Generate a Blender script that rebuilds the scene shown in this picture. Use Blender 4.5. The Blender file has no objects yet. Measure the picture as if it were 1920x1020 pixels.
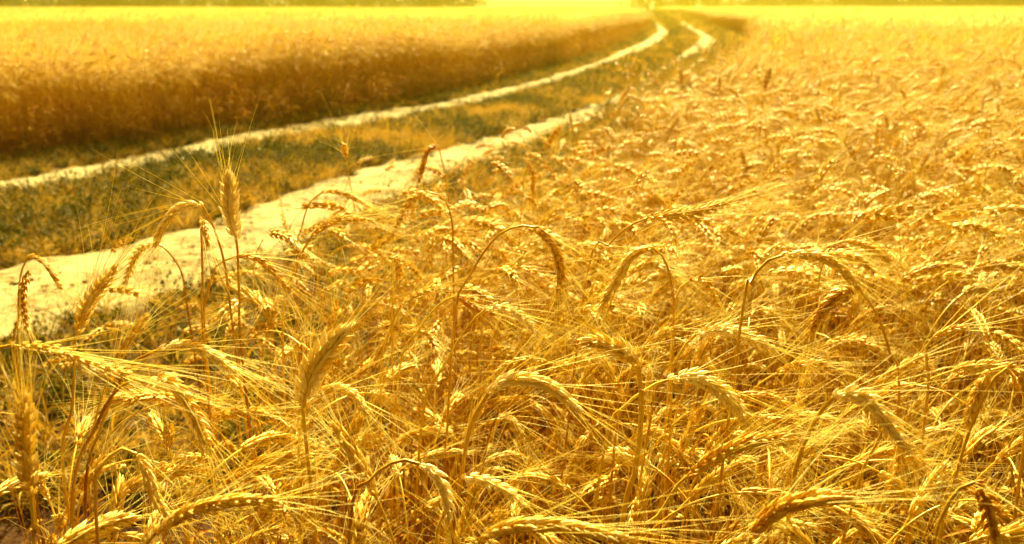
import bpy, math, random
import numpy as np
from mathutils import Vector, noise

S = bpy.context.scene
C = S.collection
rng = np.random.default_rng(7)
PI = math.pi

# ------------------------------------------------------------------ camera, sky, sun, exposure
H = 1.25
F = 1663.0                                # focal length in pixels of the 1920-wide photograph
TH = math.atan((510 - 8) / F)             # pitch below the horizon
cam_d = bpy.data.cameras.new('camera'); cam = bpy.data.objects.new('camera', cam_d); C.objects.link(cam)
cam_d.sensor_width = 36; cam_d.lens = F / 1920 * 36
cam_d.clip_start = 0.05; cam_d.clip_end = 5000
cam.location = (0, 0, H); cam.rotation_euler = (PI / 2 - TH, 0, 0)
cam_d.dof.use_dof = True; cam_d.dof.focus_distance = 0.98; cam_d.dof.aperture_fstop = 7.1
S.camera = cam
S.render.resolution_x = 1024; S.render.resolution_y = 544

SUN_EL, SUN_AZ = 37.0, 4.0                # degrees; azimuth measured from +Y towards +X
world = bpy.data.worlds.new('World'); S.world = world; world.use_nodes = True
nt = world.node_tree; bg = nt.nodes['Background']
sky = nt.nodes.new('ShaderNodeTexSky'); sky.sky_type = 'NISHITA'; sky.sun_disc = False
sky.sun_elevation = math.radians(SUN_EL); sky.sun_rotation = math.radians(SUN_AZ)
sky.dust_density = 6.0; sky.air_density = 1.0; sky.ozone_density = 0.3
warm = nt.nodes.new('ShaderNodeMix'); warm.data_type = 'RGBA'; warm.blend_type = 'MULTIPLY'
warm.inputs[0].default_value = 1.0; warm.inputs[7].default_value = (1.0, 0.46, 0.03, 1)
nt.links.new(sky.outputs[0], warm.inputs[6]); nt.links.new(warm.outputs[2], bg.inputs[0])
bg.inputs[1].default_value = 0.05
sun_d = bpy.data.lights.new('sun', 'SUN'); sun = bpy.data.objects.new('sun', sun_d); C.objects.link(sun)
sun_d.energy = 5.0; sun_d.angle = math.radians(0.6); sun_d.color = (1.0, 0.98, 0.46)
e, a = math.radians(SUN_EL), math.radians(SUN_AZ)
sun.rotation_euler = Vector((math.sin(a) * math.cos(e), math.cos(a) * math.cos(e), math.sin(e))).to_track_quat('Z', 'Y').to_euler()
S.view_settings.view_transform = 'Standard'; S.view_settings.look = 'None'
S.view_settings.exposure = 2.45; S.view_settings.gamma = 1.0
try:
    S.cycles.max_bounces = 10; S.cycles.diffuse_bounces = 2; S.cycles.transmission_bounces = 6
    S.cycles.volume_bounces = 0; S.cycles.use_denoising = True
    S.cycles.caustics_reflective = False; S.cycles.caustics_refractive = False
except Exception:
    pass

# ------------------------------------------------------------------ materials
def new_mat(name):
    m = bpy.data.materials.new(name); m.use_nodes = True
    n = m.node_tree.nodes; n.clear()
    return m, m.node_tree

def plant_mat(name, cols, transl=0.3, rough=0.6, scale=60.0, stretch=1.0, spec=0.3, tint=True, var=0.5):
    """ramp over noise + per-vertex tint + per-instance random; part of the light passes through"""
    m, t = new_mat(name); n = t.nodes; l = t.links
    out = n.new('ShaderNodeOutputMaterial'); mix = n.new('ShaderNodeMixShader'); p = n.new('ShaderNodeBsdfPrincipled')
    tr = n.new('ShaderNodeBsdfTranslucent'); tc = n.new('ShaderNodeTexCoord'); mp = n.new('ShaderNodeMapping')
    mp.inputs['Scale'].default_value = (1, 1, stretch)
    no = n.new('ShaderNodeTexNoise'); no.inputs['Scale'].default_value = scale; no.inputs['Detail'].default_value = 2
    l.new(tc.outputs['Object'], mp.inputs[0]); l.new(mp.outputs[0], no.inputs['Vector'])
    oi = n.new('ShaderNodeObjectInfo')
    at = n.new('ShaderNodeAttribute'); at.attribute_name = 'tint'
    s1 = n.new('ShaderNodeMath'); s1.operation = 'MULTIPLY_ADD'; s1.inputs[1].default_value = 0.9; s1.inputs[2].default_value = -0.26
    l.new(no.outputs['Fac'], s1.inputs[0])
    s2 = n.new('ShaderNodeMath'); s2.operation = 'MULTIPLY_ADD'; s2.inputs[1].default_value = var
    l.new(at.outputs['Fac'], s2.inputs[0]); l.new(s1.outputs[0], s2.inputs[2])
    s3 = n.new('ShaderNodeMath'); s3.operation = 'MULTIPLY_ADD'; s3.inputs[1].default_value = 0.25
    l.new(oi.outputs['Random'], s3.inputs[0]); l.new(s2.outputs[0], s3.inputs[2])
    r = n.new('ShaderNodeValToRGB'); el = r.color_ramp.elements
    el[0].position = 0.0; el[0].color = (*cols[0], 1); el[1].position = 1.0; el[1].color = (*cols[-1], 1)
    for i, c in enumerate(cols[1:-1], 1):
        q = el.new(i / (len(cols) - 1)); q.color = (*c, 1)
    l.new(s3.outputs[0], r.inputs[0])
    l.new(r.outputs[0], p.inputs['Base Color']); l.new(r.outputs[0], tr.inputs['Color'])
    p.inputs['Roughness'].default_value = rough; p.inputs['Specular IOR Level'].default_value = spec
    mix.inputs[0].default_value = transl
    l.new(p.outputs[0], mix.inputs[1]); l.new(tr.outputs[0], mix.inputs[2]); l.new(mix.outputs[0], out.inputs[0])
    return m

M_EAR = plant_mat('ear_husk', [(.30, .075, .002), (.58, .28, .007), (.84, .60, .13), (.94, .80, .54)], .26, .5, 260, spec=.25)
M_AWN = plant_mat('awn_straw', [(.46, .21, .004), (.70, .52, .05), (.88, .80, .42)], .45, .5, 30, spec=.2)
M_STEM = plant_mat('stem_straw', [(.09, .007, .0001), (.24, .045, .0005), (.56, .31, .008), (.78, .62, .12)], .03, .42, 40, .15, .3)  # dark red low end carries the shade at the stem foot
M_LEAF = plant_mat('dry_leaf', [(.18, .035, .001), (.36, .15, .003), (.64, .46, .06)], .25, .7, 60, spec=.08)
M_WEED = plant_mat('weed_green', [(.024, .022, .001), (.050, .045, .0012), (.11, .08, .003), (.28, .18, .010)], .3, .8, 14, spec=.1)
M_DRYG = plant_mat('dry_grass', [(.22, .09, .006), (.38, .21, .015), (.54, .37, .06)], .3, .6, 10)
M_FLOW = plant_mat('white_flower', [(.7, .6, .4), (.8, .75, .55)], .3, .6, 10)
M_CROWN = plant_mat('tree_leaves', [(.008, .035, .001), (.012, .055, .0008), (.045, .12, .003)], .15, .55, .6)
M_BARK = plant_mat('bark', [(.05, .03, .015), (.11, .07, .035)], .0, .9, 8)

def soil_mat(name, c0, c1, c2, s1=3.0, s2=60.0, bump=0.02):
    m, t = new_mat(name); n = t.nodes; l = t.links
    out = n.new('ShaderNodeOutputMaterial'); p = n.new('ShaderNodeBsdfPrincipled')
    tc = n.new('ShaderNodeTexCoord')
    a = n.new('ShaderNodeTexNoise'); a.inputs['Scale'].default_value = s1; a.inputs['Detail'].default_value = 6; a.inputs['Roughness'].default_value = .65
    b = n.new('ShaderNodeTexNoise'); b.inputs['Scale'].default_value = s2; b.inputs['Detail'].default_value = 4
    l.new(tc.outputs['Object'], a.inputs['Vector']); l.new(tc.outputs['Object'], b.inputs['Vector'])
    ad = n.new('ShaderNodeMath'); ad.operation = 'MULTIPLY_ADD'; ad.inputs[1].default_value = .5
    l.new(b.outputs['Fac'], ad.inputs[0]); h = n.new('ShaderNodeMath'); h.operation = 'MULTIPLY_ADD'; h.inputs[1].default_value = 1.6; h.inputs[2].default_value = -.55
    l.new(a.outputs['Fac'], h.inputs[0]); l.new(h.outputs[0], ad.inputs[2])
    r = n.new('ShaderNodeValToRGB'); el = r.color_ramp.elements
    el[0].position = .15; el[0].color = (*c0, 1); el[1].position = .95; el[1].color = (*c2, 1); q = el.new(.5); q.color = (*c1, 1)
    l.new(ad.outputs[0], r.inputs[0]); l.new(r.outputs[0], p.inputs['Base Color'])
    bp = n.new('ShaderNodeBump'); bp.inputs['Distance'].default_value = bump; bp.inputs['Strength'].default_value = .8
    l.new(ad.outputs[0], bp.inputs['Height']); l.new(bp.outputs[0], p.inputs['Normal'])
    p.inputs['Roughness'].default_value = .95; p.inputs['Specular IOR Level'].default_value = .1
    l.new(p.outputs[0], out.inputs[0])
    return m

M_SOIL = soil_mat('field_soil', (.02, .006, .001), (.045, .016, .002), (.10, .045, .006), 6, 90)
M_SAND = soil_mat('track_sand', (.13, .08, .03), (.25, .195, .10), (.33, .28, .16), 2.5, 45, .012)
M_HILL = soil_mat('far_stubble_glow', (.62, .50, .20), (.74, .62, .28), (.80, .70, .34), .05, .4, .3)  # pale field tone, lightened further so its colour carries the sun glow

# ------------------------------------------------------------------ geometry containers
class Geo:
    def __init__(s): s.V = []; s.Q = []; s.T = []; s.t = []; s.qm = []; s.tm = []; s.n = 0
    def add(s, V, Q=None, T=None, tint=0.5, mi=0):
        V = np.asarray(V, float).reshape(-1, 3)
        s.V.append(V); s.t.append(np.broadcast_to(np.asarray(tint, float), (len(V),)).copy())
        if Q is not None and len(Q):
            Q = np.asarray(Q, int) + s.n; s.Q.append(Q); s.qm.append(np.full(len(Q), mi))
        if T is not None and len(T):
            T = np.asarray(T, int) + s.n; s.T.append(T); s.tm.append(np.full(len(T), mi))
        s.n += len(V)
    def arrays(s):
        V = np.concatenate(s.V); t = np.concatenate(s.t)
        Q = np.concatenate(s.Q) if s.Q else np.zeros((0, 4), int); qm = np.concatenate(s.qm) if s.qm else np.zeros(0, int)
        T = np.concatenate(s.T) if s.T else np.zeros((0, 3), int); tm = np.concatenate(s.tm) if s.tm else np.zeros(0, int)
        return V, t, Q, qm, T, tm
    def merge(s, g, rotz=0, loc=(0, 0, 0), scl=1.0, tilt=0.0, mi=None, dt=0.0):
        V, t, Q, qm, T, tm = g.arrays() if isinstance(g, Geo) else g
        c, si = math.cos(rotz), math.sin(rotz); ct, st = math.cos(tilt), math.sin(tilt)
        R = np.array([[c, -si, 0], [si, c, 0], [0, 0, 1]]) @ np.array([[ct, 0, st], [0, 1, 0], [-st, 0, ct]])
        s.V.append((V * scl) @ R.T + np.asarray(loc)); s.t.append(t + dt)
        if len(Q): s.Q.append(Q + s.n); s.qm.append(qm if mi is None else np.full(len(Q), mi))
        if len(T): s.T.append(T + s.n); s.tm.append(tm if mi is None else np.full(len(T), mi))
        s.n += len(V)
    def mesh(s, name, mats, smooth=True):
        V, t, Q, qm, T, tm = s.arrays()
        me = bpy.data.meshes.new(name)
        me.vertices.add(len(V)); me.vertices.foreach_set('co', V.astype(np.float32).ravel())
        nl = len(Q) * 4 + len(T) * 3
        me.loops.add(nl); me.loops.foreach_set('vertex_index', np.concatenate([Q.ravel(), T.ravel()]).astype(np.int32))
        me.polygons.add(len(Q) + len(T))
        ls = np.concatenate([np.arange(len(Q)) * 4, len(Q) * 4 + np.arange(len(T)) * 3]).astype(np.int32)
        me.polygons.foreach_set('loop_start', ls)
        me.polygons.foreach_set('material_index', np.concatenate([qm, tm]).astype(np.int32))
        me.polygons.foreach_set('use_smooth', np.full(len(Q) + len(T), smooth))
        for m in (mats if isinstance(mats, (list, tuple)) else [mats]): me.materials.append(m)
        at = me.attributes.new('tint', 'FLOAT', 'POINT'); at.data.foreach_set('value', t.astype(np.float32))
        me.update(calc_edges=True); me.validate()
        return me

def norm(v): return v / (np.linalg.norm(v, axis=-1, keepdims=True) + 1e-12)

def catmull(P, n):
    P = np.asarray(P, float)
    if len(P) == 2: P = np.array([P[0], P[0] * .67 + P[1] * .33, P[0] * .33 + P[1] * .67, P[1]])
    Q = np.vstack([2 * P[0] - P[1], P, 2 * P[-1] - P[-2]]); out = []
    for i in range(1, len(Q) - 2):
        t = np.linspace(0, 1, 12, endpoint=False)[:, None]
        a, b, c, d = Q[i - 1], Q[i], Q[i + 1], Q[i + 2]
        out.append(.5 * (2 * b + (c - a) * t + (2 * a - 5 * b + 4 * c - d) * t ** 2 + (3 * b - a - 3 * c + d) * t ** 3))
    out = np.vstack(out + [Q[-2][None]])
    L = np.r_[0, np.cumsum(np.linalg.norm(np.diff(out, axis=0), axis=1))]
    s = np.linspace(0, L[-1], n)
    return np.stack([np.interp(s, L, out[:, k]) for k in range(3)], 1), L[-1]

def frames(P, ref=None):
    T = norm(np.gradient(P, axis=0))
    n0 = np.cross(T[0], (0.3, 1.0, 0.1) if ref is None else ref); n0 = n0 / np.linalg.norm(n0); N = [n0]
    for k in range(1, len(T)):
        v = N[-1] - T[k] * np.dot(N[-1], T[k]); N.append(v / np.linalg.norm(v))
    N = np.array(N); return T, N, np.cross(T, N)

def ring_faces(k, n):
    i = np.arange(k - 1)[:, None] * n; j = np.arange(n)[None]; j2 = (j + 1) % n
    return np.stack([i + j, i + j2, i + n + j2, i + n + j], -1).reshape(-1, 4)

def tube(P, r, n=5):
    T, N, B = frames(P); a = np.arange(n) * 2 * PI / n
    off = N[:, None] * np.cos(a)[None, :, None] + B[:, None] * np.sin(a)[None, :, None]
    return (P[:, None] + off * np.asarray(r)[:, None, None]).reshape(-1, 3), ring_faces(len(P), n)

# unit floret: pointed husk along +Z, a little keeled
def floret_t(rings, sides):
    prof = {6: ([0, .12, .34, .62, .86, 1.0], [.45, .88, 1.0, .70, .30, .03]), 4: ([0, .3, .7, 1.0], [.5, 1.0, .65, .05])}[rings]
    a = np.arange(sides) * 2 * PI / sides; V = []
    for z, r in zip(*prof):
        V.append(np.stack([np.cos(a) * r * (1 + .18 * np.cos(a)), np.sin(a) * r * .86, np.full(sides, z)], 1))
    return np.vstack(V), ring_faces(rings, sides)
FT_HI = floret_t(6, 7); FT_MD = floret_t(4, 5)

def make_ear(P, L, rg, width=1.0, awn=0.085, lod='hi', ref=None, aw_n=.55, kern=1.0, spread=1.0, curl=0.0, pale=0.0):
    """ear along the dense curve P (length L). Returns (ear Geo, awn Geo)."""
    E, A = Geo(), Geo(); FT = FT_HI if lod == 'hi' else FT_MD
    T, N, B = frames(P, ref); m = len(P) - 1
    n = max(10, int(L / (.0046 if lod == 'hi' else .0055)))
    tw0 = rg.uniform(0, PI); tw = rg.uniform(-.5, .5)
    AP, AD, AB, AL = [], [], [], []
    for i in range(n):
        u = (i + .35) / n; k = min(m, int(u * m)); side = 1 if i % 2 else -1
        ang = tw0 + tw * u; Nn = N[k] * math.cos(ang) + B[k] * math.sin(ang); Bb = np.cross(T[k], Nn)
        sz = (.62 + .38 * min(1, u / .18)) * (1 - .35 * max(0, (u - .65) / .35)) * width
        last = i >= n - 2
        for phi in ((-62, 0, 62) if lod == 'hi' else (-50, 50)):
            ph = math.radians(phi + rg.uniform(-8, 8)); o = side * Nn * math.cos(ph) + Bb * math.sin(ph)
            tl = math.radians((17 if phi else 30) + rg.uniform(-4, 5)) * (0.4 if last else 1)
            ax = T[k] * math.cos(tl) + o * math.sin(tl)
            x = np.cross(np.cross(ax, o), ax); x /= np.linalg.norm(x); y = np.cross(ax, x)
            fl = (.0146 if phi else .0130) * sz * rg.uniform(.92, 1.1); fr = .00245 * sz * kern * rg.uniform(.9, 1.12) * (1 if lod == 'hi' else 1.25)
            root = P[k] + o * (.0016 if phi else .0026) * sz
            V = root + FT[0] @ np.stack([x * fr, y * fr, ax * fl])
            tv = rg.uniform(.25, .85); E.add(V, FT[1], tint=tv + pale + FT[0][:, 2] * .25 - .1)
            if (phi or last) and rg.random() < aw_n * (1.0 if lod == 'hi' else .75):
                sp = math.radians(rg.uniform(2, 26) * spread); d = T[k] * math.cos(sp) + o * math.sin(sp)
                d = d + rg.normal(0, .09, 3); d /= np.linalg.norm(d)
                AP.append(root + ax * fl * .93); AD.append(d); AB.append(np.cross(o, d) * rg.normal(0, .10) + o * rg.normal(.03, .08) - np.array([0, 0, rg.uniform(0, .08) + curl * rg.uniform(.3, 1.2)]) + rg.normal(0, .3, 3) * curl)
                AL.append(awn * rg.uniform(.55, 1.2) * (.75 + .4 * math.sin(PI * min(1, u + .15))))
    if AP:
        AP, AD, AB, AL = map(np.array, (AP, AD, AB, AL)); ks = 7 if lod == 'hi' else 4
        t = np.linspace(0, 1, ks); r0 = .00035 if lod == 'hi' else .00042
        C_ = AP[:, None] + AD[:, None] * (t[None, :, None] * AL[:, None, None]) + AB[:, None] * (t[None, :, None] ** 2 * AL[:, None, None])
        X = norm(np.cross(AD, np.array([.2, .3, .9]))); Y = np.cross(AD, X); a = np.arange(3) * 2 * PI / 3
        off = X[:, None] * np.cos(a)[None, :, None] + Y[:, None] * np.sin(a)[None, :, None]
        r = r0 * (1 - .75 * t)
        V = C_[:, :, None] + off[:, None] * r[None, :, None, None]
        f = ring_faces(ks, 3); Q = (f[None] + (np.arange(len(AP)) * ks * 3)[:, None, None]).reshape(-1, 4)
        A.add(V.reshape(-1, 3), Q, tint=np.repeat(rg.uniform(.1, 1, len(AP)), ks * 3))
    return E, A

def leaf_geo(p, az, L, rg, w=.0045, droop=1.5, up=.9):
    """dry strap leaf leaving the stem at p, curling over and twisting"""
    k = 12; ang = up; P = [np.array(p, float)]; d = L / k; h = np.array([math.cos(az), math.sin(az), 0]); curl = rg.uniform(-.12, .12)
    for i in range(k):
        ang -= droop / k * (1.5 if i > 3 else .7); az += curl; h = np.array([math.cos(az), math.sin(az), 0])
        P.append(P[-1] + d * (h * math.cos(ang) + np.array([0, 0, math.sin(ang)])))
    P = np.array(P); T = norm(np.gradient(P, axis=0)); tw = np.linspace(0, rg.uniform(-3, 3), k + 1)
    X = norm(np.cross(T, (0, 0, 1.0)) + 1e-6); Y = np.cross(T, X)
    W = (w * np.clip(np.sin(np.linspace(.5, PI, k + 1)), .05, 1))[:, None]
    s = X * np.cos(tw)[:, None] + Y * np.sin(tw)[:, None]; nrm = np.cross(T, s)
    V = np.stack([P - s * W, P + nrm * W * .35, P + s * W], 1).reshape(-1, 3)
    Q = [[i * 3 + j, i * 3 + j + 1, i * 3 + j + 4, i * 3 + j + 3] for i in range(k) for j in (0, 1)]
    g = Geo(); g.add(V, Q, tint=rg.uniform(.2, .8)); return g

def stem_geo(P, r0, r1, sides=6, nodes=()):
    k = len(P); u = np.linspace(0, 1, k); r = r0 + (r1 - r0) * u
    for q in nodes: r = r + .0009 * np.exp(-((u - q) / .012) ** 2)
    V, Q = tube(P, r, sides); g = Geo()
    g.add(V, Q, tint=np.repeat(.05 + .75 * u, sides)); return g  # redder, darker foot: orange straw tone plus crop shade put into the tint

def bend_curve(h, bend, lean, rg, ear_l=.10, soft=.22, n=60):
    """stalk centre line in the XZ plane: lean, then nod over near the top"""
    Lt = h; s = np.linspace(0, 1, n); ds = 1 / (n - 1)
    ang = lean * s + bend * np.clip((s - (1 - (soft + ear_l) / Lt)) / ((soft + ear_l) / Lt), 0, 1) ** 1.4
    wob = rg.normal(0, .05) * np.sin(s * PI * 1.3); side = rg.normal(0, .05) * np.sin(s * PI)
    d = np.stack([np.sin(ang + wob), np.sin(side), np.cos(ang + wob)], 1)
    P = np.vstack([[0, 0, 0], np.cumsum(d[:-1] * Lt * ds, axis=0)])
    return P

# ------------------------------------------------------------------ object helpers
def link(o, parent=None):
    C.objects.link(o)
    if parent is not None: o.parent = parent
    return o
def obj(name, me, parent=None): return link(bpy.data.objects.new(name, me), parent)
def tag(o, label=None, cat=None, group=None, kind=None):
    if label: o['label'] = label
    if cat: o['category'] = cat
    if group: o['group'] = group
    if kind: o['kind'] = kind
    return o

# camera rays -> points on the upright plane y = Y0 (used to measure the stalks off the photograph)
def ray(x, y):
    u = (x - 960) / F; v = (510 - y) / F
    return np.array([u, math.cos(TH) + v * math.sin(TH), -math.sin(TH) + v * math.cos(TH)])
def onplane(x, y, Y0, dy=0):
    d = ray(x, y); t = (Y0 + dy) / d[1]; return np.array([0, 0, H]) + d * t
def project(p):
    q = np.asarray(p, float) - (0, 0, H); f = q[1] * math.cos(TH) - q[2] * math.sin(TH); up = q[1] * math.sin(TH) + q[2] * math.cos(TH)
    return 960 + q[0] / f * F, 510 - up / f * F

def poly(y, pts):
    return np.interp(y, [p[1] for p in pts], [p[0] for p in pts])
LEFT_EDGE = [(-5.6, 4.5), (-4.25, 7.13), (-3.85, 7.67), (-3.3, 8.12), (-2.65, 9.4), (-1.75, 10.85), (-.6, 13.6), (.85, 18.2), (2.7, 25.7), (6.0, 41), (8.3, 60), (11, 84), (14, 133), (33, 226)]
RIGHT_EDGE = [(-.98, .3), (-.76, .8), (-.60, 1.1), (-.47, 1.4), (-.32, 1.8), (-.18, 2.3), (0, 2.8), (.25, 3.4), (.62, 4.6), (1.2, 6.3), (2.2, 9.25), (3.0, 12), (4.4, 18), (6.2, 25), (8.3, 33), (9.9, 48), (12.5, 62), (15.5, 84), (20, 133), (40, 226)]
L_UP = [(-4.1, 5.0), (-3.72, 6.35), (-3.5, 7.01), (-3.15, 7.81), (-2.75, 8.81), (-2.44, 9.48), (-.92, 11.88), (.36, 15.05), (2.13, 21.43), (4.6, 32), (6.5, 42), (9, 60), (12.0, 84), (15.2, 133), (34, 226)]
L_LO = [(-3.9, 4.3), (-3.5, 5.7), (-3.09, 6.25), (-2.83, 7.08), (-2.42, 7.96), (-2.03, 8.55), (-.62, 11.14), (.68, 14.26), (2.3, 19.52), (5.0, 30.27), (7.0, 40), (9.7, 60), (12.8, 84), (16.5, 133), (36, 226)]
R_UP = [(-3.4, 1.8), (-2.47, 4.1), (-2.06, 4.59), (-1.67, 5.41), (-1.25, 6.67), (-.53, 7.96), (-.02, 9.0), (.93, 11.14), (1.95, 14.07), (3.6, 20.82), (4.95, 25.69), (6.82, 33.5), (8.2, 45), (10.6, 60), (13.5, 84), (17.3, 133), (37.3, 226)]
R_LO = [(-2.3, 1.8), (-1.92, 3.1), (-1.68, 3.45), (-1.36, 3.85), (-1.04, 4.64), (-.68, 5.8), (-.1, 7.39), (.72, 9.4), (1.65, 12.09), (3.3, 18.21), (5.2, 24.5), (7.2, 31.5), (9.3, 45), (11.6, 60), (14.8, 84), (19, 133), (39.4, 226)]
def nz(x, y, s=1.0, o=0.0): return noise.noise(Vector((x * s, y * s, o)))
def gz(x, y):
    z = .02 * nz(x, y, .8) + .012 * nz(x, y, 4.0, 3.0)
    if y > 130: z += (y - 130) * .02
    return z

# ------------------------------------------------------------------ setting: ground, dirt track, hills
def spaced(lo, hi, near_lo, near_hi, d, g=1.12):
    a = list(np.arange(near_lo, near_hi, d)); s = d; x = a[-1]
    while x < hi: s *= g; x += s; a.append(x)
    s = d; x = a[0]; b = []
    while x > lo: s *= g; x -= s; b.append(x)
    return np.array(b[::-1] + a)
def grid_sheet(name, X, Y, zf, mat):
    g = Geo(); V = np.array([(x, y, zf(x, y)) for y in Y for x in X]); nx = len(X)
    i = np.arange(len(Y) - 1)[:, None] * nx; j = np.arange(nx - 1)[None]
    Q = np.stack([i + j, i + j + 1, i + nx + j + 1, i + nx + j], -1).reshape(-1, 4)
    g.add(V, Q); return obj(name, g.mesh(name, mat))
ground = grid_sheet('ground', spaced(-420, 420, -6, 5, .08), spaced(-60, 230, 1, 14, .08), gz, M_SOIL)
tag(ground, 'brown earth under the wheat and weeds', 'ground', kind='structure')
hills = grid_sheet('hills', np.linspace(-450, 450, 60), np.linspace(226, 520, 40), lambda x, y: gz(x, y) - .1 + max(0, y - 260) * .02 + 1.5 * nz(x, y, .01), M_HILL)
tag(hills, 'pale hazy fields rising beyond the trees', 'hills', kind='structure')

def track_sheet(parts):
    g = Geo(); nx = 22
    for up, lo, sd in parts:
        ys = spaced(1.8, 222, 2.2, 16, .06, 1.04); ys = ys[ys > 2]; V = []
        for y in ys:
            a, b = poly(y, up), poly(y, lo); w = b - a
            a += w * .14 * nz(a, y, 1.6, sd) + .16 * nz(a, y, 5, sd) + .05 * nz(a, y, 17, sd); b += w * .14 * nz(b, y, 1.3, sd + 5) + .18 * nz(b, y, 4.5, sd + 2) + .05 * nz(b, y, 17, sd)
            for k in range(nx):
                u = k / (nx - 1); x = a + (b - a) * u
                prof = .006 - .03 * math.exp(-((u - .5) / .26) ** 2) * .25 - (.05 if k in (0, nx - 1) else 0)
                V.append((x, y, gz(x, y) + .022 + prof + .020 * nz(x, y, 4.5, 1) + .014 * nz(x, y, 13, 4)))
        V = np.array(V); i = np.arange(len(ys) - 1)[:, None] * nx; j = np.arange(nx - 1)[None]
        g.add(V, np.stack([i + j, i + j + 1, i + nx + j + 1, i + nx + j], -1).reshape(-1, 4))
    o = obj('dirt_track', g.mesh('dirt_track', M_SAND))
    return tag(o, 'pale sandy dirt track of two wheel ruts winding through the wheat', 'dirt track', kind='structure')
track_sheet([(L_UP, L_LO, 0.0), (R_UP, R_LO, 9.0)])

# ------------------------------------------------------------------ scattered stuff: one object, geometry nodes
def stuff(name, sources, pts, label, cat):
    """pts: rows x, y, z, rot_x, rot_y, rot_z, scale, source index. Sources are meshes; the result is ONE object."""
    pts = np.asarray(pts, float)
    me = bpy.data.meshes.new(name); me.vertices.add(len(pts)); me.vertices.foreach_set('co', pts[:, :3].astype(np.float32).ravel())
    a = me.attributes.new('rot', 'FLOAT_VECTOR', 'POINT'); a.data.foreach_set('vector', pts[:, 3:6].astype(np.float32).ravel())
    a = me.attributes.new('scl', 'FLOAT', 'POINT'); a.data.foreach_set('value', pts[:, 6].astype(np.float32))
    a = me.attributes.new('vi', 'INT', 'POINT'); a.data.foreach_set('value', pts[:, 7].astype(np.int32))
    o = obj(name, me); tag(o, label, cat, kind='stuff')
    ng = bpy.data.node_groups.new(name + '_scatter', 'GeometryNodeTree')
    ng.interface.new_socket('Geometry', in_out='INPUT', socket_type='NodeSocketGeometry')
    ng.interface.new_socket('Geometry', in_out='OUTPUT', socket_type='NodeSocketGeometry')
    n = ng.nodes; l = ng.links; gi = n.new('NodeGroupInput'); go = n.new('NodeGroupOutput')
    m2p = n.new('GeometryNodeMeshToPoints'); l.new(gi.outputs[0], m2p.inputs[0])
    jo = n.new('GeometryNodeJoinGeometry')
    for i, sm in reversed(list(enumerate(sources))):
        so = bpy.data.objects.new(name + '_piece', sm)
        oi = n.new('GeometryNodeObjectInfo'); oi.inputs['Object'].default_value = so; oi.inputs['As Instance'].default_value = False
        gt = n.new('GeometryNodeGeometryToInstance'); l.new(oi.outputs['Geometry'], gt.inputs[0]); l.new(gt.outputs[0], jo.inputs[0])
    ip = n.new('GeometryNodeInstanceOnPoints'); ip.inputs['Pick Instance'].default_value = True
    def attr(nm, ty):
        q = n.new('GeometryNodeInputNamedAttribute'); q.data_type = ty; q.inputs[0].default_value = nm
        return [s for s in q.outputs if s.enabled and s.name == 'Attribute'][0]
    l.new(m2p.outputs[0], ip.inputs['Points']); l.new(jo.outputs[0], ip.inputs['Instance'])
    l.new(attr('vi', 'INT'), ip.inputs['Instance Index']); l.new(attr('scl', 'FLOAT'), ip.inputs['Scale'])
    e2r = n.new('FunctionNodeEulerToRotation'); l.new(attr('rot', 'FLOAT_VECTOR'), e2r.inputs[0]); l.new(e2r.outputs[0], ip.inputs['Rotation'])
    l.new(ip.outputs[0], go.inputs[0])
    md = o.modifiers.new('scatter', 'NODES'); md.node_group = ng
    return o

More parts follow.
